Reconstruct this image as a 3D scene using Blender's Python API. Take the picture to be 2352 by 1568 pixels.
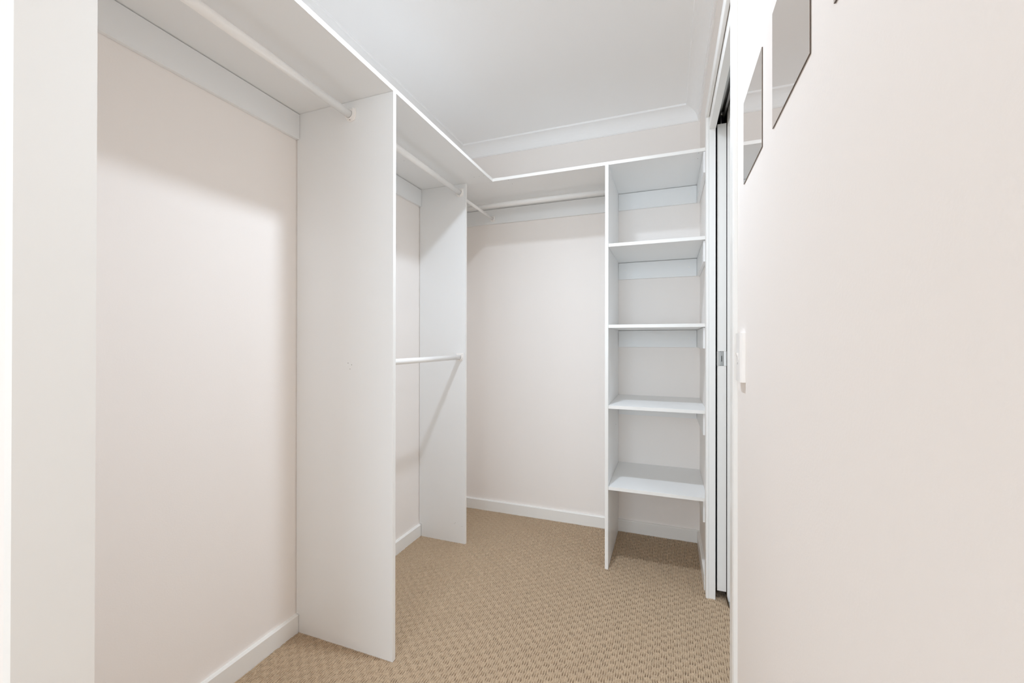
import bpy, bmesh, math
import numpy as np
from mathutils import Vector, Matrix

for o in list(bpy.data.objects):
    bpy.data.objects.remove(o, do_unlink=True)
S = bpy.context.scene
C = S.collection

# ------------------------------------------------------------------ camera
CAM_Z = 1.12
yaw, pitch, roll = math.radians(20.4472), math.radians(0.0738), math.radians(0.0707)
F = Vector((-math.sin(yaw) * math.cos(pitch), math.cos(yaw) * math.cos(pitch), math.sin(pitch)))
R = Vector((math.cos(yaw), math.sin(yaw), 0))
U = R.cross(F)
R2 = R * math.cos(roll) + U * math.sin(roll)
U2 = U * math.cos(roll) - R * math.sin(roll)
cd = bpy.data.cameras.new('camera')
cd.sensor_width = 36
cd.sensor_fit = 'HORIZONTAL'
cd.lens = 958.956 / 2352 * 36
cd.clip_start = 0.02
cam = bpy.data.objects.new('camera', cd)
C.objects.link(cam)
M = Matrix((R2, U2, -F)).transposed().to_4x4()
M.translation = (0, 0, CAM_Z)
cam.matrix_world = M
S.camera = cam

# ------------------------------------------------------------------ world, lights, exposure
W = bpy.data.worlds.new('world')
S.world = W
W.use_nodes = True
W.node_tree.nodes['Background'].inputs[0].default_value = (0.95, 0.98, 1.0, 1)
W.node_tree.nodes['Background'].inputs[1].default_value = 0.6

S.view_settings.view_transform = 'Standard'
S.view_settings.look = 'None'
S.view_settings.gamma = 1
S.view_settings.use_curve_mapping = False
S.view_settings.exposure = 0.15
S.cycles.max_bounces = 20
S.cycles.diffuse_bounces = 16
S.cycles.glossy_bounces = 6

P_CLOSET, P_ENTRY, P_ENSUITE, P_WINDOW = 11.2, 0.8, 2.2, 43.0


def area(name, loc, size, power, col, rot=(0, 0, 0), shape='DISK', sy=None):
    l = bpy.data.lights.new(name, 'AREA')
    l.shape = shape
    l.size = size
    if sy:
        l.size_y = sy
    l.energy = power
    l.color = col
    if shape == 'DISK':
        l.spread = math.radians(150)
    o = bpy.data.objects.new(name, l)
    o.location = loc
    o.rotation_euler = rot
    C.objects.link(o)
    return o


ZC = 2.436
LA = (-0.45, 1.30)      # downlight in the closet
LB = (-0.40, -0.35)     # downlight at the entry behind the camera
LE = (1.05, 1.40)       # downlight in the ensuite beyond the sliding door
WARM = (0.77, 0.878, 1.0)
area('closet_lamp', (LA[0], LA[1], ZC - 0.012), 0.085, P_CLOSET, WARM)
area('entry_lamp', (LB[0], LB[1], ZC - 0.012), 0.085, P_ENTRY, WARM)
area('ensuite_lamp', (LE[0], LE[1], ZC - 0.012), 0.085, P_ENSUITE, (0.88, 0.94, 1.0))
area('window_daylight', (-0.65, -2.78, 1.50), 1.4, P_WINDOW, (0.73, 0.872, 1.0), (math.radians(90), 0, 0), 'RECTANGLE', 1.6)

# added soft fill through the doorway, set at an invented, unseen ensuite window
area('ensuite_fill_light', (2.085, 1.65, 1.45), 1.1, 7.0, (0.86, 0.93, 1.0), (math.radians(90), 0, math.radians(90)), 'RECTANGLE', 1.1)


# ------------------------------------------------------------------ materials
def srgb(r, g, b):
    return tuple(((c / 255) / 12.92 if c / 255 <= 0.04045 else ((c / 255 + 0.055) / 1.055) ** 2.4) for c in (r, g, b))


def mat(name, rgb, rough=0.5, spec=0.4, metal=0.0, bump=None, var=0.0, varscale=3.0):
    m = bpy.data.materials.new(name)
    m.use_nodes = True
    nt = m.node_tree
    b = nt.nodes['Principled BSDF']
    c = srgb(*rgb)
    b.inputs['Base Color'].default_value = (*c, 1)
    b.inputs['Roughness'].default_value = rough
    b.inputs['Specular IOR Level'].default_value = spec
    b.inputs['Metallic'].default_value = metal
    tc = nt.nodes.new('ShaderNodeTexCoord')
    if var:
        n = nt.nodes.new('ShaderNodeTexNoise')
        n.inputs['Scale'].default_value = varscale
        n.inputs['Detail'].default_value = 3
        nt.links.new(tc.outputs['Object'], n.inputs['Vector'])
        mx = nt.nodes.new('ShaderNodeMixRGB')
        mx.inputs[1].default_value = (*[x * (1 - var) for x in c], 1)
        mx.inputs[2].default_value = (*[min(1, x * (1 + var)) for x in c], 1)
        nt.links.new(n.outputs['Fac'], mx.inputs[0])
        nt.links.new(mx.outputs[0], b.inputs['Base Color'])
    if bump:
        scale, strength, dist = bump
        n = nt.nodes.new('ShaderNodeTexNoise')
        n.inputs['Scale'].default_value = scale
        n.inputs['Detail'].default_value = 4
        nt.links.new(tc.outputs['Object'], n.inputs['Vector'])
        bp = nt.nodes.new('ShaderNodeBump')
        bp.inputs['Strength'].default_value = strength
        bp.inputs['Distance'].default_value = dist
        nt.links.new(n.outputs['Fac'], bp.inputs['Height'])
        nt.links.new(bp.outputs[0], b.inputs['Normal'])
    return m


m_wall = mat('cream_wall_paint', (244, 239, 235), 0.75, 0.25, bump=(220, 0.08, 0.002), var=0.006)
m_ceil = mat('white_ceiling_paint', (250, 250, 250), 0.85, 0.2, bump=(180, 0.06, 0.002), var=0.006)
m_trim = mat('white_gloss_trim', (242, 241, 238), 0.32, 0.5, bump=(60, 0.04, 0.001))
m_pan = mat('white_melamine', (238, 239, 239), 0.38, 0.45, bump=(350, 0.05, 0.001), var=0.004, varscale=2)
m_rod = mat('white_coated_tube', (250, 249, 247), 0.3, 0.5, var=0.003)
m_plas = mat('white_plastic', (248, 245, 242), 0.3, 0.5, var=0.003)
m_chrome = mat('brushed_steel', (178, 178, 176), 0.3, 0.5, 0.9, var=0.05, varscale=60)
m_satin = mat('satin_nickel', (222, 222, 220), 0.42, 0.5, 0.55, var=0.03, varscale=60)
m_dark = mat('dark_recess', (30, 28, 26), 0.7, 0.2, var=0.05)
m_hole = mat('screw_hole_dark', (70, 66, 60), 0.8, 0.2, var=0.05)
m_timber = mat('raw_pocket_timber', (84, 68, 50), 0.8, 0.2, var=0.15, varscale=18)
m_mirror = mat('mirror_silvering', (242, 235, 230), 0.015, 0.5, 1.0, var=0.002)
m_medge = mat('mirror_edge', (104, 92, 82), 0.35, 0.4, var=0.08, varscale=90)
m_tile = mat('grey_floor_tile', (178, 178, 176), 0.2, 0.5, var=0.03, varscale=6)
m_lamp = bpy.data.materials.new('lamp_diffuser')
m_lamp.use_nodes = True
_b = m_lamp.node_tree.nodes['Principled BSDF']
_b.inputs['Emission Color'].default_value = (1, .98, .95, 1)
_b.inputs['Emission Strength'].default_value = 6


def carpet_material():
    m = bpy.data.materials.new('beige_loop_carpet')
    m.use_nodes = True
    nt = m.node_tree
    N = nt.nodes
    L = nt.links
    b = N['Principled BSDF']
    b.inputs['Roughness'].default_value = 0.95
    b.inputs['Specular IOR Level'].default_value = 0.1
    try:
        b.inputs['Sheen Weight'].default_value = 0.15
        b.inputs['Sheen Roughness'].default_value = 0.6
    except KeyError:
        pass
    tc = N.new('ShaderNodeTexCoord')
    mp = N.new('ShaderNodeMapping')
    mp.inputs['Scale'].default_value = (1, 0.32, 1)
    L.new(tc.outputs['Object'], mp.inputs[0])
    n1 = N.new('ShaderNodeTexNoise')       # yarn fibres, run along the loop rows
    n1.inputs['Scale'].default_value = 420
    n1.inputs['Detail'].default_value = 3
    L.new(mp.outputs[0], n1.inputs['Vector'])
    n2 = N.new('ShaderNodeTexNoise')       # broad tonal drift
    n2.inputs['Scale'].default_value = 5
    L.new(tc.outputs['Object'], n2.inputs['Vector'])
    r1 = N.new('ShaderNodeValToRGB')
    r1.color_ramp.elements[0].position = 0.3
    r1.color_ramp.elements[0].color = (*srgb(165, 142, 116), 1)
    r1.color_ramp.elements[1].position = 0.72
    r1.color_ramp.elements[1].color = (*srgb(204, 181, 152), 1)
    L.new(n1.outputs['Fac'], r1.inputs[0])
    r2 = N.new('ShaderNodeValToRGB')
    r2.color_ramp.elements[0].color = (0.96, 0.95, 0.94, 1)
    r2.color_ramp.elements[1].color = (1, 1, 1, 1)
    L.new(n2.outputs['Fac'], r2.inputs[0])
    mx = N.new('ShaderNodeMixRGB')
    mx.blend_type = 'MULTIPLY'
    mx.inputs[0].default_value = 1
    L.new(r1.outputs[0], mx.inputs[1])
    L.new(r2.outputs[0], mx.inputs[2])
    L.new(mx.outputs[0], b.inputs['Base Color'])
    bp = N.new('ShaderNodeBump')
    bp.inputs['Strength'].default_value = 0.5
    bp.inputs['Distance'].default_value = 0.0015
    L.new(n1.outputs['Fac'], bp.inputs['Height'])
    L.new(bp.outputs[0], b.inputs['Normal'])
    return m


m_carpet = carpet_material()


# ------------------------------------------------------------------ builders
def finish(name, bm, m, parent=None, smooth=False):
    me = bpy.data.meshes.new(name)
    bmesh.ops.recalc_face_normals(bm, faces=bm.faces)
    bm.to_mesh(me)
    bm.free()
    for x in (m if isinstance(m, (list, tuple)) else [m]):
        me.materials.append(x)
    if smooth:
        for p in me.polygons:
            p.use_smooth = True
    o = bpy.data.objects.new(name, me)
    C.objects.link(o)
    if parent:
        o.parent = parent
        o.matrix_parent_inverse = Matrix.Translation(-parent.location)
    return o


def add_box(bm, x0, x1, y0, y1, z0, z1, bev=0.0):
    vs = [bm.verts.new((x, y, z)) for z in (z0, z1) for y in (y0, y1) for x in (x0, x1)]
    idx = ((0, 2, 3, 1), (4, 5, 7, 6), (0, 1, 5, 4), (2, 6, 7, 3), (0, 4, 6, 2), (1, 3, 7, 5))
    fs = [bm.faces.new([vs[i] for i in f]) for f in idx]
    if bev:
        es = {e for f in fs for e in f.edges}
        bmesh.ops.bevel(bm, geom=list(es), offset=bev, segments=2, affect='EDGES', profile=0.7)


def box(name, b, m, parent=None, bev=0.0):
    bm = bmesh.new()
    add_box(bm, *b, bev=bev)
    return finish(name, bm, m, parent)


def prism(bm, pts, axis, a0, a1):
    """extrude a closed 2-D outline along an axis ('x': pts are (y,z), 'y': (x,z), 'z': (x,y))"""
    def P(p, a):
        return {'x': (a, p[0], p[1]), 'y': (p[0], a, p[1]), 'z': (p[0], p[1], a)}[axis]
    A = [bm.verts.new(P(p, a0)) for p in pts]
    B = [bm.verts.new(P(p, a1)) for p in pts]
    n = len(pts)
    bm.faces.new(A)
    bm.faces.new(B[::-1])
    for i in range(n):
        bm.faces.new((A[i], A[(i + 1) % n], B[(i + 1) % n], B[i]))


def add_cyl(bm, p0, p1, r, seg=32, r1=None):
    p0, p1 = Vector(p0), Vector(p1)
    d = (p1 - p0).normalized()
    u = d.orthogonal().normalized()
    v = d.cross(u)
    r1 = r if r1 is None else r1
    A = [bm.verts.new(p0 + (u * math.cos(t) + v * math.sin(t)) * r) for t in (2 * math.pi * k / seg for k in range(seg))]
    B = [bm.verts.new(p1 + (u * math.cos(t) + v * math.sin(t)) * r1) for t in (2 * math.pi * k / seg for k in range(seg))]
    for i in range(seg):
        f = bm.faces.new((A[i], A[(i + 1) % seg], B[(i + 1) % seg], B[i]))
        f.smooth = True
    bm.faces.new(A[::-1])
    bm.faces.new(B)


def struct(o):
    o['kind'] = 'structure'
    return o


def tag(o, label, cat, group=None):
    o['label'] = label
    o['category'] = cat
    if group:
        o['group'] = group
    return o


def empty(name, loc):
    o = bpy.data.objects.new(name, None)
    o.empty_display_size = 0.1
    o.location = loc
    C.objects.link(o)
    return o


# ------------------------------------------------------------------ dimensions (metres)
XL, XR = -1.35, 0.169
XF = -0.902          # front line of the left shelf
YF, YB = 2.1104, 2.5616
YN = 2.0965          # front of the shelf tower
ZS, T = 2.0, 0.016
Y1, Y2, X2 = 1.225, 2.080, -1.0513
XP = -0.2907
HB, BB = 0.0676, 0.014
HT, BT = 0.099, 0.0157
YJ0, YJ1 = 1.265, 2.016     # door opening between the jambs
NY0, NY1 = 0.317, 0.4137    # nib wall at the left foreground

# ------------------------------------------------------------------ floor: carpet with cut-loop relief
def carpet_floor():
    x0, x1, y0, y1 = -1.352, 0.246, 0.88, 2.564
    nx, ny = 1600, 600
    xs = np.linspace(x0, x1, nx)
    ys = np.linspace(y0, y1, ny)
    X, Y = np.meshgrid(xs, ys)
    rng = np.random.RandomState(7)

    def vnoise(u, v, seed):
        r = np.random.RandomState(seed)
        n = 512
        g = r.rand(n, n)
        iu, iv = np.floor(u).astype(int), np.floor(v).astype(int)
        fu, fv = u - iu, v - iv
        fu, fv = fu * fu * (3 - 2 * fu), fv * fv * (3 - 2 * fv)
        a = g[iv % n, iu % n]
        b = g[iv % n, (iu + 1) % n]
        c = g[(iv + 1) % n, iu % n]
        d = g[(iv + 1) % n, (iu + 1) % n]
        return (a * (1 - fu) + b * fu) * (1 - fv) + (c * (1 - fu) + d * fu) * fv

    PX, PY = 0.0476, 0.0186
    Xw = X + (vnoise(X / 0.03, Y / 0.012, 1) - 0.5) * 0.0034 + (vnoise(X / 0.2, Y / 0.2, 2) - 0.5) * 0.008
    Yw = Y + (vnoise(X / 0.02, Y / 0.05, 3) - 0.5) * 0.005
    q = Xw / (PX / 6)                       # loop rows 7.9 mm apart
    k = np.floor(q).astype(int)
    fx = (q - k - 0.5) * (PX / 6)           # distance to the valley between two rows
    j = np.floor(Yw / PY).astype(int)
    fy = (Yw / PY - j - 0.5) * PY
    on = ((k // 3 + j) % 2 == 0)
    tab = rng.rand(256, 256)
    tb2 = rng.rand(256, 256)
    rnd = tab[j % 256, k % 256]
    rn2 = tb2[j % 256, k % 256]
    half = 0.0066 + 0.0020 * rn2
    win = 1 / (1 + np.exp((np.abs(fy + (rn2 - .5) * 0.003) - half) / 0.0007))
    slit = np.exp(-(np.abs(fx) / 0.00138) ** 3) * win * np.where(on, 0.5 + 0.6 * rnd, 0.05 + 0.18 * (rnd > .8))
    groove = np.exp(-(fx / 0.0015) ** 2)
    rope = (0.5 + 0.5 * np.cos(fy / PY * 2 * np.pi * 2))
    Z = -0.0115 * slit - 0.0016 * groove - 0.0004 * rope + 0.0012 * (vnoise(X / 0.0045, Y / 0.006, 5) - 0.5) \
        + 0.0016 * (vnoise(X / 0.06, Y / 0.06, 6) - 0.5)
    v = np.stack([X, Y, Z], -1).reshape(-1, 3)
    i = np.arange((nx - 1) * (ny - 1))
    r_, c_ = i // (nx - 1), i % (nx - 1)
    a = r_ * nx + c_
    quads = np.stack([a, a + 1, a + nx + 1, a + nx], -1)
    # plain carpet outside the detailed zone (never closer than the frame's edge)
    ext = [(-3.2, 0.88, -2.85, x1), (-3.2, 0.3, -2.85, 0)]
    ev, ef = [], []
    base = len(v)
    for (a0, a1, b0, b1) in ((-3.2, 0.30, -2.85, 0.88), (-3.2, x0, 0.88, 2.6)):
        s = base + len(ev)
        ev += [(a0, b0, 0), (a1, b0, 0), (a1, b1, 0), (a0, b1, 0)]
        ef.append((s, s + 1, s + 2, s + 3))
    v = np.concatenate([v, np.array(ev, float)])
    quads = np.concatenate([quads, np.array(ef)])
    me = bpy.data.meshes.new('floor')
    me.vertices.add(len(v))
    me.vertices.foreach_set('co', v.ravel())
    me.loops.add(quads.size)
    me.loops.foreach_set('vertex_index', quads.ravel().astype(np.int32))
    me.polygons.add(len(quads))
    me.polygons.foreach_set('loop_start', np.arange(0, quads.size, 4, dtype=np.int32))
    me.polygons.foreach_set('use_smooth', np.ones(len(quads), dtype=bool))
    me.update()
    me.validate()
    me.materials.append(m_carpet)
    o = bpy.data.objects.new('floor', me)
    C.objects.link(o)
    return struct(o)


carpet_floor()
struct(box('subfloor', (-3.3, 2.4, -2.95, 2.75, -0.12, -0.022), m_timber))
# ensuite beyond the sliding door: tiled floor with a metal trim where the carpet ends
tf = struct(bpy.data.objects.new('floor_ensuite', None)); C.objects.link(tf)
for ix in range(4):
    for iy in range(6):
        xa, ya = 0.2535 + ix * 0.45, -0.05 + iy * 0.45
        box('tile', (xa, xa + 0.447, ya, ya + 0.447, -0.019, -0.002), m_tile, tf, 0.0008)
struct(box('trim_5', (0.2465, 0.2530, YJ0, YJ1, -0.019, 0.002), m_chrome, None, 0.0006))

# ------------------------------------------------------------------ ceiling and walls
struct(box('ceiling', (-3.3, 2.4, -2.95, 2.75, ZC, ZC + 0.1), m_ceil))
struct(box('wall_left', (XL - 0.1, XL, NY1 - 0.02, YB, -0.01, ZC), m_wall))
struct(box('wall_back', (XL - 0.1, 0.40, YB, YB + 0.1, -0.01, ZC), m_wall))

# nib wall at the closet entry: plaster face to the entry, white lining on its end
bm = bmesh.new()
add_box(bm, -3.2, XF - 0.012, NY0, NY1 + 0.002, -0.01, ZC)
struct(finish('wall_front', bm, m_wall))
bm = bmesh.new()          # lining board, leaning 3 mm out of plumb as in the photograph
pa = [(XF - 0.012, NY0 - 0.004), (XF, NY0 - 0.001), (XF, NY1 - 0.0015), (XF - 0.012, NY1 + 0.004)]
vs0 = [bm.verts.new((x, y, -0.01)) for x, y in pa]
vs1 = [bm.verts.new((x, y + 0.0042, ZC)) for x, y in pa]
bm.faces.new(vs0[::-1]); bm.faces.new(vs1)
for i in range(4):
    bm.faces.new((vs0[i], vs0[(i + 1) % 4], vs1[(i + 1) % 4], vs1[i]))
struct(finish('trim_1', bm, m_trim))
struct(box('wall_entry', (-3.3, -3.2, -2.85, NY1, -0.01, ZC), m_wall))
bm = bmesh.new()          # rear wall of the entry with the window that lights it
for b in ((-3.3, -1.35, 0, ZC), (0.05, XR + .1, 0, ZC), (-1.35, 0.05, 0, 0.7), (-1.35, 0.05, 2.32, ZC)):
    add_box(bm, b[0], b[1], -2.95, -2.85, b[2] - 0.01 * (b[2] == 0), b[3])
struct(finish('wall_rear', bm, m_wall))

# right wall: solid near part, pocket (two skins) beyond the door, lintel over the opening
XS1, XS2, XO = 0.1957, 0.2420, 0.273
bm = bmesh.new()
add_box(bm, XR, XO, -2.85, YJ0 - 0.0, -0.01, ZC)
add_box(bm, XR, XS1, YJ1 + 0.012, YB, -0.01, ZC)
add_box(bm, XS2 + 0.002, XO, YJ1 + 0.012, YB, -0.01, ZC)
add_box(bm, XR, XS1, YJ0, YJ1 + 0.012, 2.120, ZC)
add_box(bm, XS2 + 0.002, XO, YJ0, YJ1 + 0.012, 2.120, ZC)
struct(finish('wall_right', bm, m_wall))
bm = bmesh.new()          # raw timber above and behind the pocket, plus dark liners
add_box(bm, XS1, XS2 + 0.002, YJ0, YB, 2.155, ZC)
add_box(bm, XS1, XS2 + 0.002, YB - 0.02, YB, 0, 2.155)
add_box(bm, XS1, XS1 + 0.001, YJ1 + 0.013, YB - 0.02, 0, 2.155)  # thin dark liners added to blacken the pocket gaps, standing in for shade
add_box(bm, XS2 + 0.001, XS2 + 0.002, YJ1 + 0.013, YB - 0.02, 0, 2.155)
struct(finish('trim_2', bm, m_timber))
# ensuite shell
bm = bmesh.new()
for b in ((-0.1, 1.1, -0.01, ZC), (2.2, YB + .1, -0.01, ZC), (1.1, 2.2, -0.01, 0.9), (1.1, 2.2, 2.0, ZC)):
    add_box(bm, 2.1, 2.2, b[0], b[1], b[2], b[3])
struct(finish('wall_ensuite', bm, m_ceil))
bm = bmesh.new()
add_box(bm, XO, 2.1, YB, YB + .1, -0.01, ZC)
add_box(bm, XO, 2.1, -0.1, 0.0, -0.01, ZC)
struct(finish('wall_side', bm, m_ceil))

# ------------------------------------------------------------------ cove cornices
def cove(n=10, s=0.075, wall_t=0.006):
    """(distance from the wall, height) outline of a 75 mm cove, arc bulging to the corner"""
    pts = [(0.0, ZC), (0.0, ZC - s), (0.007, ZC - s), (0.010, ZC - s + 0.005)]
    cx, cz = s - 0.003, ZC - s + 0.003
    r = s - 0.014
    for k in range(n + 1):
        t = math.pi - (math.pi / 2) * k / n
        pts.append((s + 0.0 + r * math.cos(t) - 0.002, ZC - s + 0.004 + r * math.sin(t)))
    pts += [(s, ZC - 0.007), (s, ZC)]
    return pts


def cornice(name, path_fn, a0, a1, mit0, mit1):
    """path_fn(d, a, z) -> xyz ; ends mitred by shifting a with the distance d"""
    bm = bmesh.new()
    pts = cove()
    A = [bm.verts.new(path_fn(d, a0 + mit0 * d, z)) for d, z in pts]
    B = [bm.verts.new(path_fn(d, a1 - mit1 * d, z)) for d, z in pts]
    n = len(pts)
    for i in range(n):
        f = bm.faces.new((A[i], A[(i + 1) % n], B[(i + 1) % n], B[i]))
    bm.faces.new(A[::-1]); bm.faces.new(B)
    return struct(finish(name, bm, m_ceil))


cornice('cornice_back', lambda d, a, z: (a, YB - d, z), XL, XR, 1, 1)
cornice('cornice_left', lambda d, a, z: (XL + d, a, z), NY1, YB, 0, 1)
cornice('cornice_right', lambda d, a, z: (XR - d, a, z), -2.85, YB, 0, 1)

# ------------------------------------------------------------------ baseboards (bevelled top edge)
def board_profile(h=HB, t=BB):
    return [(0, -0.004), (t, -0.004), (t, h - 0.004), (t - 0.004, h), (0, h)]


def baseboard(name, fn, a0, a1, parent=None):
    bm = bmesh.new()
    pts = board_profile()
    A = [bm.verts.new(fn(d, a0, z)) for d, z in pts]
    B = [bm.verts.new(fn(d, a1, z)) for d, z in pts]
    n = len(pts)
    for i in range(n):
        bm.faces.new((A[i], A[(i + 1) % n], B[(i + 1) % n], B[i]))
    bm.faces.new(A[::-1]); bm.faces.new(B)
    return struct(finish(name, bm, m_trim))


baseboard('baseboard_left', lambda d, a, z: (XL + d, a, z), NY1 + 0.002, YB - BB - 0.0005)
baseboard('baseboard_back', lambda d, a, z: (a, YB - d, z), XL, XR)
baseboard('baseboard_right', lambda d, a, z: (XR - d, a, z), YJ1 + 0.060, YB - BB - 0.0005)

# ------------------------------------------------------------------ door frame (linings and architraves) = trim
XA = 0.1578     # face of the architraves
def arch_vertical(name, y_in, y_out, z1):
    s = 1 if y_out > y_in else -1
    bm = bmesh.new()
    pts = [(XR, y_in), (XA + 0.003, y_in), (XA, y_in + s * 0.003), (XA, y_out - s * 0.006), (XA + 0.003, y_out), (XR, y_out)]
    prism(bm, pts, 'z', -0.006, z1)
    return struct(finish(name, bm, m_trim))


arch_vertical('trim_6', YJ1, YJ1 + 0.055, 2.107)
arch_vertical('trim_7', YJ0, YJ0 - 0.055, 2.107)
bm = bmesh.new()
prism(bm, [(XR, 2.107), (XA + 0.002, 2.107), (XA, 2.109), (XA, 2.156), (XA + 0.004, 2.162), (XR, 2.162)], 'y', YJ0 - 0.055, YJ1 + 0.055)
struct(finish('trim_8', bm, m_trim))
# far split jamb: two boards with the leaf between them
struct(box('trim_9', (XR + 0.0005, XS1, YJ1, YJ1 + 0.012, -0.006, 2.119), m_trim, None, 0.0007))
struct(box('trim_10', (XS2, XO, YJ1, YJ1 + 0.012, -0.001, 2.119), m_trim, None, 0.0007))
# near jamb
struct(box('trim_11', (XR + 0.001, XO, YJ0 - 0.0005, YJ0 + 0.010, -0.006, 2.052), m_trim, None, 0.0007))
# head fascias, one either side of the track
struct(box('trim_12', (0.1715, 0.1965, YJ0 + 0.0, YJ1 - 0.0005, 2.053, 2.1195), m_trim, None, 0.0007))
struct(box('trim_13', (0.2415, 0.2665, YJ0 + 0.0, YJ1 - 0.0005, 2.053, 2.1195), m_trim, None, 0.0007))
bm = bmesh.new()
for s in (XO, ):
    add_box(bm, s, s + 0.011, YJ1, YJ1 + 0.055, -0.002, 2.11)
    add_box(bm, s, s + 0.011, YJ0 - 0.055, YJ0, -0.002, 2.11)
    add_box(bm, s, s + 0.011, YJ0 - 0.055, YJ1 + 0.055, 2.11, 2.165)
struct(finish('trim_14', bm, m_trim))

# sliding door leaf in its pocket, with steel latch and the track above
door = struct(empty('door_1', (0.2215, 2.03, 0.0)))
LX0, LX1, LY = 0.2040, 0.2392, 2.030
bm = bmesh.new()
add_box(bm, LX0, LX1, LY, 2.535, 0.034, 1.0165)
add_box(bm, LX0, LX1, LY, 2.535, 1.0810, 2.0755)
add_box(bm, LX0, LX1, LY + 0.006, 2.535, 1.0165, 1.0810)
finish('leaf', bm, m_trim, door)
bm = bmesh.new()          # latch: curved steel case let into the edge of the leaf
prism(bm, [(LX0 - 0.0015, LY + 0.012), (LX0 - 0.0015, LY - 0.0005), (LX0 + 0.002, LY - 0.002), (LX0 + 0.009, LY - 0.0005),
           (LX0 + 0.0105, LY + 0.003), (LX1 - 0.0105, LY + 0.003), (LX1 - 0.009, LY - 0.0005), (LX1 - 0.002, LY - 0.002),
           (LX1 + 0.0015, LY - 0.0005), (LX1 + 0.0015, LY + 0.012)], 'z', 1.0170, 1.0805)
lt = finish('latch', bm, m_satin, door)
lt['label'] = 'brushed steel edge latch'
box('latch_plate', (LX0 + 0.0115, LX1 - 0.0115, LY + 0.0004, LY + 0.0034, 1.0215, 1.0760), m_chrome, lt, 0.0005)
box('keyway', (LX0 + 0.0163, LX1 - 0.0163, LY - 0.0001, LY + 0.0006, 1.0355, 1.0610), m_dark, lt)
box('latch_recess', (LX0 + 0.010, LX1 - 0.010, LY + 0.0018, LY + 0.0031, 1.0785, 1.0800), m_dark, lt)
box('latch_recess', (LX0 + 0.010, LX1 - 0.010, LY + 0.0018, LY + 0.0031, 1.0180, 1.0195), m_dark, lt)
bm = bmesh.new()          # C-section track
add_box(bm, 0.208, 0.236, YJ0 + .02, 2.50, 2.138, 2.141)
add_box(bm, 0.208, 0.2105, YJ0 + .02, 2.50, 2.112, 2.138)
add_box(bm, 0.2335, 0.236, YJ0 + .02, 2.50, 2.112, 2.138)
add_box(bm, 0.2105, 0.216, YJ0 + .02, 2.50, 2.112, 2.1145)
add_box(bm, 0.228, 0.2335, YJ0 + .02, 2.50, 2.112, 2.1145)
tr = finish('track', bm, m_chrome, door)
bm = bmesh.new()          # hanger carriage
add_cyl(bm, (0.2215, 2.060, 2.0755), (0.2215, 2.060, 2.126), 0.0035, 12)
add_cyl(bm, (0.2125, 2.045, 2.126), (0.2305, 2.045, 2.126), 0.009, 20)
add_cyl(bm, (0.2125, 2.075, 2.126), (0.2305, 2.075, 2.126), 0.009, 20)
finish('hanger', bm, m_chrome, door)
box('floor_guide', (0.2400, 0.2418, YJ1 - 0.035, YJ1 + 0.02, -0.001, 0.020), m_timber, door, 0.0004)

# ------------------------------------------------------------------ melamine boards
G = 0.0006    # hairline joint


def dots(parent, pts, m, r, normal, name, t=0.0004, labels=None):
    for p in pts:
        bm = bmesh.new()
        p = Vector(p)
        nrm = Vector(normal)
        add_cyl(bm, p - nrm * 0.0004, p + nrm * t, r, 16, r * 0.85)
        finish(name, bm, m, parent)


def upright(name, y0, x0, x1, label, wall='left'):
    """panel standing across the room from the left wall, notched over the baseboard"""
    bm = bmesh.new()
    g = 0.0034
    pts = [(x0 + g, HB + 0.002), (x0 + BB + g, HB + 0.002), (x0 + BB + g, -0.003), (x1, -0.003), (x1, ZS - G), (x0 + g, ZS - G)]
    prism(bm, pts, 'y', y0, y0 + T)
    o = finish(name, bm, m_pan)
    # edging tape along the front edge
    box('edge_tape', (x1, x1 + 0.0007, y0 + 0.0002, y0 + T - 0.0002, -0.002, ZS - G), m_trim, o)
    return tag(o, label, 'panel', 'upright panels')


p1 = upright('upright_panel', Y1, XL, XF - 0.0007, 'widest white upright panel, nearest one, full height, with three small screw holes')
dots(p1, [(-1.0983, Y1, 1.0422), (-1.0824, Y1, 1.0361), (-1.0893, Y1, 1.0204)], m_hole, 0.0014, (0, -1, 0), 'screw_hole')
p2 = upright('upright_panel', Y2, XL, X2 - 0.0007, 'narrower white upright panel under the shelf, holding the end of the lower rail')
dots(p2, [(-1.1122, Y2, 0.1092), (-1.1176, Y2, 0.1035), (-1.071, Y2, .095)], m_hole, 0.0012, (0, -1, 0), 'screw_hole')
bm = bmesh.new()
pts = [(YN + 0.0007, -0.003), (YB - BB - .0015, -0.003), (YB - BB - .0015, HB + .002), (YB - 0.0015, HB + .002), (YB - 0.0015, ZS - G), (YN + 0.0007, ZS - G)]
prism(bm, pts, 'x', XP, XP + T)
p3 = finish('upright_panel', bm, m_pan)
box('edge_tape', (XP + 0.0002, XP + T - 0.0002, YN, YN + 0.0007, -0.002, ZS - G), m_trim, p3)
dots(p3, [(XP + T, 2.422, 0.6552)], m_hole, 0.002, (1, 0, 0), 'screw_hole')
tag(p3, 'white upright side panel of the open shelf tower, standing against the back wall', 'panel', 'upright panels')

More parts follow.
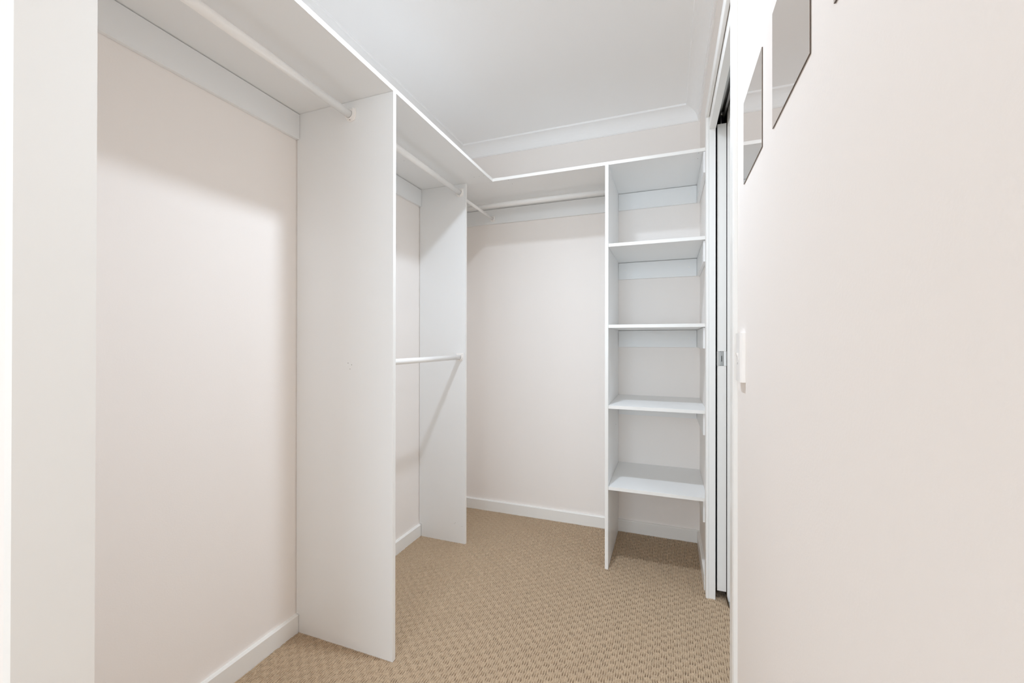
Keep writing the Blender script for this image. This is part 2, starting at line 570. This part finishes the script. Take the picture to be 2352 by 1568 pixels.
# L-shaped top shelf: two boards
s1 = box('shelf_board', (XL + 0.0005, XF - 0.0007, NY1 + 0.006, 2.1080, ZS, ZS + T), m_pan)
box('edge_tape', (XF - 0.0007, XF, NY1 + 0.006, 2.0500, ZS + 0.0002, ZS + T - .0002), m_trim, s1)
dots(s1, [(-0.970, 2.019, ZS), (-0.9388, 2.018, ZS), (-0.9135, 2.018, ZS), (-1.2011, 1.7163, ZS)], m_hole, 0.0013, (0, 0, -1), 'screw_hole')
box('corner_edging', (XF - 0.0007, XF + 0.0012, 2.0504, 2.1080, ZS - 0.0003, ZS + T + 0.0006), m_trim, s1)
tag(s1, 'long white top shelf board along the left wall', 'shelf', 'top shelf boards')
s2 = box('shelf_board', (XL + 0.0005, XR - 0.0008, 2.1090, YB - 0.0008, ZS, ZS + T), m_pan)
box('edge_tape', (-0.8537, XR - .001, 2.1083, 2.1090, ZS + 0.0002, ZS + T - .0002), m_trim, s2)
dots(s2, [(-0.811, 2.1179, ZS), (-0.811, 2.1758, ZS), (0.1349, 2.1206, ZS), (0.1342, 2.1842, ZS)], m_hole, 0.0016, (0, 0, -1), 'screw_hole')
bm = bmesh.new()          # corner patch of edging wrapped round the inner corner
add_box(bm, XF - 0.0007, -0.8537, 2.1082, 2.1090, ZS - 0.0003, ZS + T + 0.0006)
finish('corner_edging', bm, m_trim, s2)
tag(s2, 'white top shelf board along the back wall, running over the shelf tower', 'shelf', 'top shelf boards')

# four tower shelves
words = ['highest of the four white tower shelves, above eye level',
         'second white tower shelf from the top, seen edge-on',
         'third white tower shelf from the top, its upper face just visible',
         'lowest of the four white tower shelves, upper face in full view']
ZSH = [1.5902, 1.1902, 0.7921, 0.3917]
for z, w in zip(ZSH, words):
    o = box('tower_shelf', (XP + T + 0.0006, XR - 0.0008, YN + 0.0007, YB - 0.0008, z, z + T), m_pan)
    box('edge_tape', (XP + T + 0.0008, XR - 0.001, YN, YN + 0.0007, z + 0.0002, z + T - 0.0002), m_trim, o)
    tag(o, w, 'shelf', 'tower shelves')
    if z > 1.5:
        first = o
# a chip in the edge tape of the lowest shelf is part of it
dots(o, [(XP + T + 0.010, YN, 0.3985)], m_pan, 0.0022, (0, -1, 0), 'edge_chip', 0.0003)

# cleats that carry the shelves
def cleat(b, label, caps, normal):
    o = box('shelf_cleat', b, m_pan, None, 0.0006)
    dots(o, caps, m_trim, 0.0045, normal, 'screw_cap', 0.0010)
    return tag(o, label, 'cleat', 'shelf support cleats')


zc0, zc1 = ZS - HT, ZS - 0.0026
cleat((XL + 0.0008, XL + BT, NY1 + 0.006, Y1 - 0.001, zc0, zc1), 'long white cleat under the top shelf on the left wall, before the widest panel',
      [(XL + BT, 1.163, 1.95)], (1, 0, 0))
cleat((XL + 0.0008, XL + BT, Y1 + T + 0.001, Y2 - 0.001, zc0, zc1), 'white cleat under the top shelf between the two left upright panels',
      [], (1, 0, 0))
cleat((XL + 0.0008, XL + BT, Y2 + T + 0.001, YB - 0.002, zc0, zc1), 'white cleat on the left wall in the far corner behind the narrower panel', [], (1, 0, 0))
cleat((XL + BT + 0.001, XP - 0.001, YB - BT, YB - 0.0008, zc0, zc1), 'long white cleat on the back wall behind the back rail',
      [(-0.3642, YB - BT, 1.955)], (0, -1, 0))
names = ['under the top shelf', 'under the highest tower shelf', 'under the second tower shelf', 'under the third tower shelf', 'under the lowest tower shelf']
for z, nm in zip([ZS] + ZSH, names):
    cleat((XP + T + 0.001, XR - BT - 0.001, YB - BT, YB - 0.0008, z - HT, z - 0.0024), 'white cleat on the back wall of the tower, ' + nm,
          [(-0.233, YB - BT, z - 0.045), (0.112, YB - BT, z - 0.048)], (0, -1, 0))
    cleat((XR - BT, XR - 0.0008, 2.108, YB - 0.0008, z - HT, z - 0.0024), 'white cleat on the right wall of the tower, ' + nm,
          [(XR - BT, 2.186, z - 0.052)], (-1, 0, 0))

# ------------------------------------------------------------------ hanging rails
def bracket(name, end, d, r, parent):
    """open-topped U socket on a flange; d points from the flange along the rail"""
    end, d = Vector(end), Vector(d)
    side = Vector((-d.y, d.x, 0))
    bm = bmesh.new()

    def ring(off, ri, ro, top, a0, a1):
        inn, out = [], []
        n = 14
        for k in range(n + 1):
            t = math.pi + math.pi * k / n
            inn.append((ri * math.cos(t), ri * math.sin(t)))
            out.append((ro * math.cos(t), ro * math.sin(t)))
        inn = [(-ri, top)] + inn + [(ri, top)]
        out = [(-ro, top)] + out + [(ro, top)]
        V = []
        for a in (a0, a1):
            V.append([[bm.verts.new(end + side * u + Vector((0, 0, w)) + d * a) for u, w in L] for L in (inn, out)])
        m = len(inn)
        for i in range(m - 1):
            for s in (0, 1):
                bm.faces.new((V[0][s][i], V[0][s][i + 1], V[1][s][i + 1], V[1][s][i]))
            for e in (0, 1):
                bm.faces.new((V[e][0][i], V[e][0][i + 1], V[e][1][i + 1], V[e][1][i]))
        for i in (0, m - 1):
            bm.faces.new((V[0][0][i], V[0][1][i], V[1][1][i], V[1][0][i]))
    ring(0, r + 0.0006, r + 0.0045, r + 0.006, 0.0, 0.014)
    # flange plate
    A = []
    w, h0, h1 = r + 0.008, -(r + 0.009), r + 0.010
    prof = [(-w, h1), (-w, -r * 0.4), (-w * 0.75, h0 * 0.8), (0, h0), (w * 0.75, h0 * 0.8), (w, -r * 0.4), (w, h1)]
    a = [bm.verts.new(end + side * u + Vector((0, 0, z)) + d * 0.0002) for u, z in prof]
    b = [bm.verts.new(end + side * u + Vector((0, 0, z)) + d * 0.003) for u, z in prof]
    n = len(prof)
    bm.faces.new(a); bm.faces.new(b[::-1])
    for i in range(n):
        bm.faces.new((a[i], a[(i + 1) % n], b[(i + 1) % n], b[i]))
    o = finish(name, bm, m_plas, parent)
    bm = bmesh.new()
    c = end + Vector((0, 0, -(r + 0.0045))) + d * 0.008
    add_cyl(bm, c + Vector((0, 0, 0.001)), c + Vector((0, 0, -0.0004)), 0.0016, 10)
    finish('screw', bm, m_hole, o)
    return o


def rail(name, a, b, r, label, ends=(True, True)):
    a, b = Vector(a), Vector(b)
    d = (b - a).normalized()
    o = empty(name, tuple(a))
    bm = bmesh.new()
    add_cyl(bm, a + d * 0.0032, b - d * 0.0032, r, 40)
    finish('rail_tube', bm, m_rod, o)
    if ends[0]:
        bracket('end_bracket', a, d, r, o)
    if ends[1]:
        bracket('end_bracket', b, -d, r, o)
    return tag(o, label, 'hanging rail', 'clothes hanging rails')


RX, RZ = -1.085, 1.9470
rail('hanging_rail', (RX, NY1 + 0.003, RZ), (RX, Y1, RZ), 0.0140, 'thick white hanging rail nearest the camera, ending at the widest upright panel')
rail('hanging_rail', (RX, Y1 + T, RZ + .003), (RX, Y2, RZ + .003), 0.0138, 'upper white hanging rail between the two left upright panels')
rail('hanging_rail', (-1.084, Y1 + T, 1.0350), (-1.084, Y2, 1.0350), 0.0128, 'lower white hanging rail at waist height between the two left upright panels')
rail('hanging_rail', (RX, Y2 + T, 1.9330), (RX, YB - BT, 1.9330), 0.0085, 'thin short white hanging rail in the far corner, ending on the back cleat')
rail('hanging_rail', (XL + BT, 2.372, 1.9620), (XP, 2.372, 1.9620), 0.0130, 'long white hanging rail parallel to the back wall, ending at the shelf tower', (False, True))

# ------------------------------------------------------------------ mirror tiles on the right wall
MT = 0.0035
for y0, y1, zt, zb, lab in ((0.9080, 1.1110, 1.6810, 1.4915, 'square mirror tile nearest the door frame, reflecting the shelf edge'),
                            (0.6230, 0.8225, 1.6800, 1.4840, 'middle square mirror tile on the cream wall, reflecting mostly ceiling'),
                            (0.3420, 0.5412, 1.6800, 1.4840, 'square mirror tile farthest from the door, only its lower corner in view')):
    xb = 0.1672
    o = box('mirror_tile', (xb, XR - 0.0002, y0, y1, zb, zt), m_medge)
    bm = bmesh.new()
    e = 0.0003
    add_box(bm, xb - 0.0003, xb, y0 + e, y1 - e, zb + e, zt - e)
    finish('mirror_face', bm, m_mirror, o)
    tag(o, lab, 'mirror', 'mirror tiles')

# ------------------------------------------------------------------ light switch
sw = empty('light_switch', (XR, 1.130, 1.084))
bm = bmesh.new()
ya, yb, za, zb_, xf = 1.094, 1.1655, 1.0265, 1.1420, 0.1575
prism(bm, [(XR, ya), (xf + 0.0045, ya), (xf + 0.0012, ya + 0.0045), (xf, ya + 0.011), (xf, yb - 0.011), (xf + 0.0012, yb - 0.0045), (xf + 0.0045, yb), (XR, yb)], 'z', za, zb_)
finish('switch_plate', bm, m_plas, sw, False)
bm = bmesh.new()
# rocker: a small wedge standing out of the plate
y0, y1 = 1.122, 1.137
pts = [(xf, 1.0760), (xf, 1.0940), (xf - 0.0040, 1.0945), (xf - 0.0036, 1.0915), (xf - 0.0012, 1.0850)]
prism(bm, pts, 'y', y0, y1)
finish('rocker', bm, m_plas, sw)
box('marking', (xf - 0.0002, xf + 0.0002, y0 + 0.003, y1 - 0.003, 1.0705, 1.0712), m_hole, sw)
box('marking', (xf - 0.0002, xf + 0.0002, y0 + 0.003, y1 - 0.003, 1.0680, 1.0687), m_hole, sw)
tag(sw, 'white light switch plate on the cream wall beside the door frame', 'switch')

# ------------------------------------------------------------------ downlights (above the frame)
for (x, y), lab in ((LA, 'round recessed downlight in the closet ceiling'), (LB, 'round recessed downlight in the entry ceiling'),
                    (LE, 'round recessed downlight in the ensuite ceiling')):
    o = empty('downlight', (x, y, ZC))
    bm = bmesh.new()
    n = 40
    R_ = [(0.055, 0.0), (0.055, -0.003), (0.045, -0.006), (0.043, -0.002)]
    rings = [[bm.verts.new((x + r * math.cos(2 * math.pi * k / n), y + r * math.sin(2 * math.pi * k / n), ZC + z)) for k in range(n)] for r, z in R_]
    for i in range(3):
        for k in range(n):
            bm.faces.new((rings[i][k], rings[i][(k + 1) % n], rings[i + 1][(k + 1) % n], rings[i + 1][k]))
    finish('bezel', bm, m_plas, o)
    bm = bmesh.new()
    add_cyl(bm, (x, y, ZC - 0.001), (x, y, ZC - 0.002), 0.043, n)
    finish('diffuser', bm, m_lamp, o)
    tag(o, lab, 'lamp', 'recessed downlights')
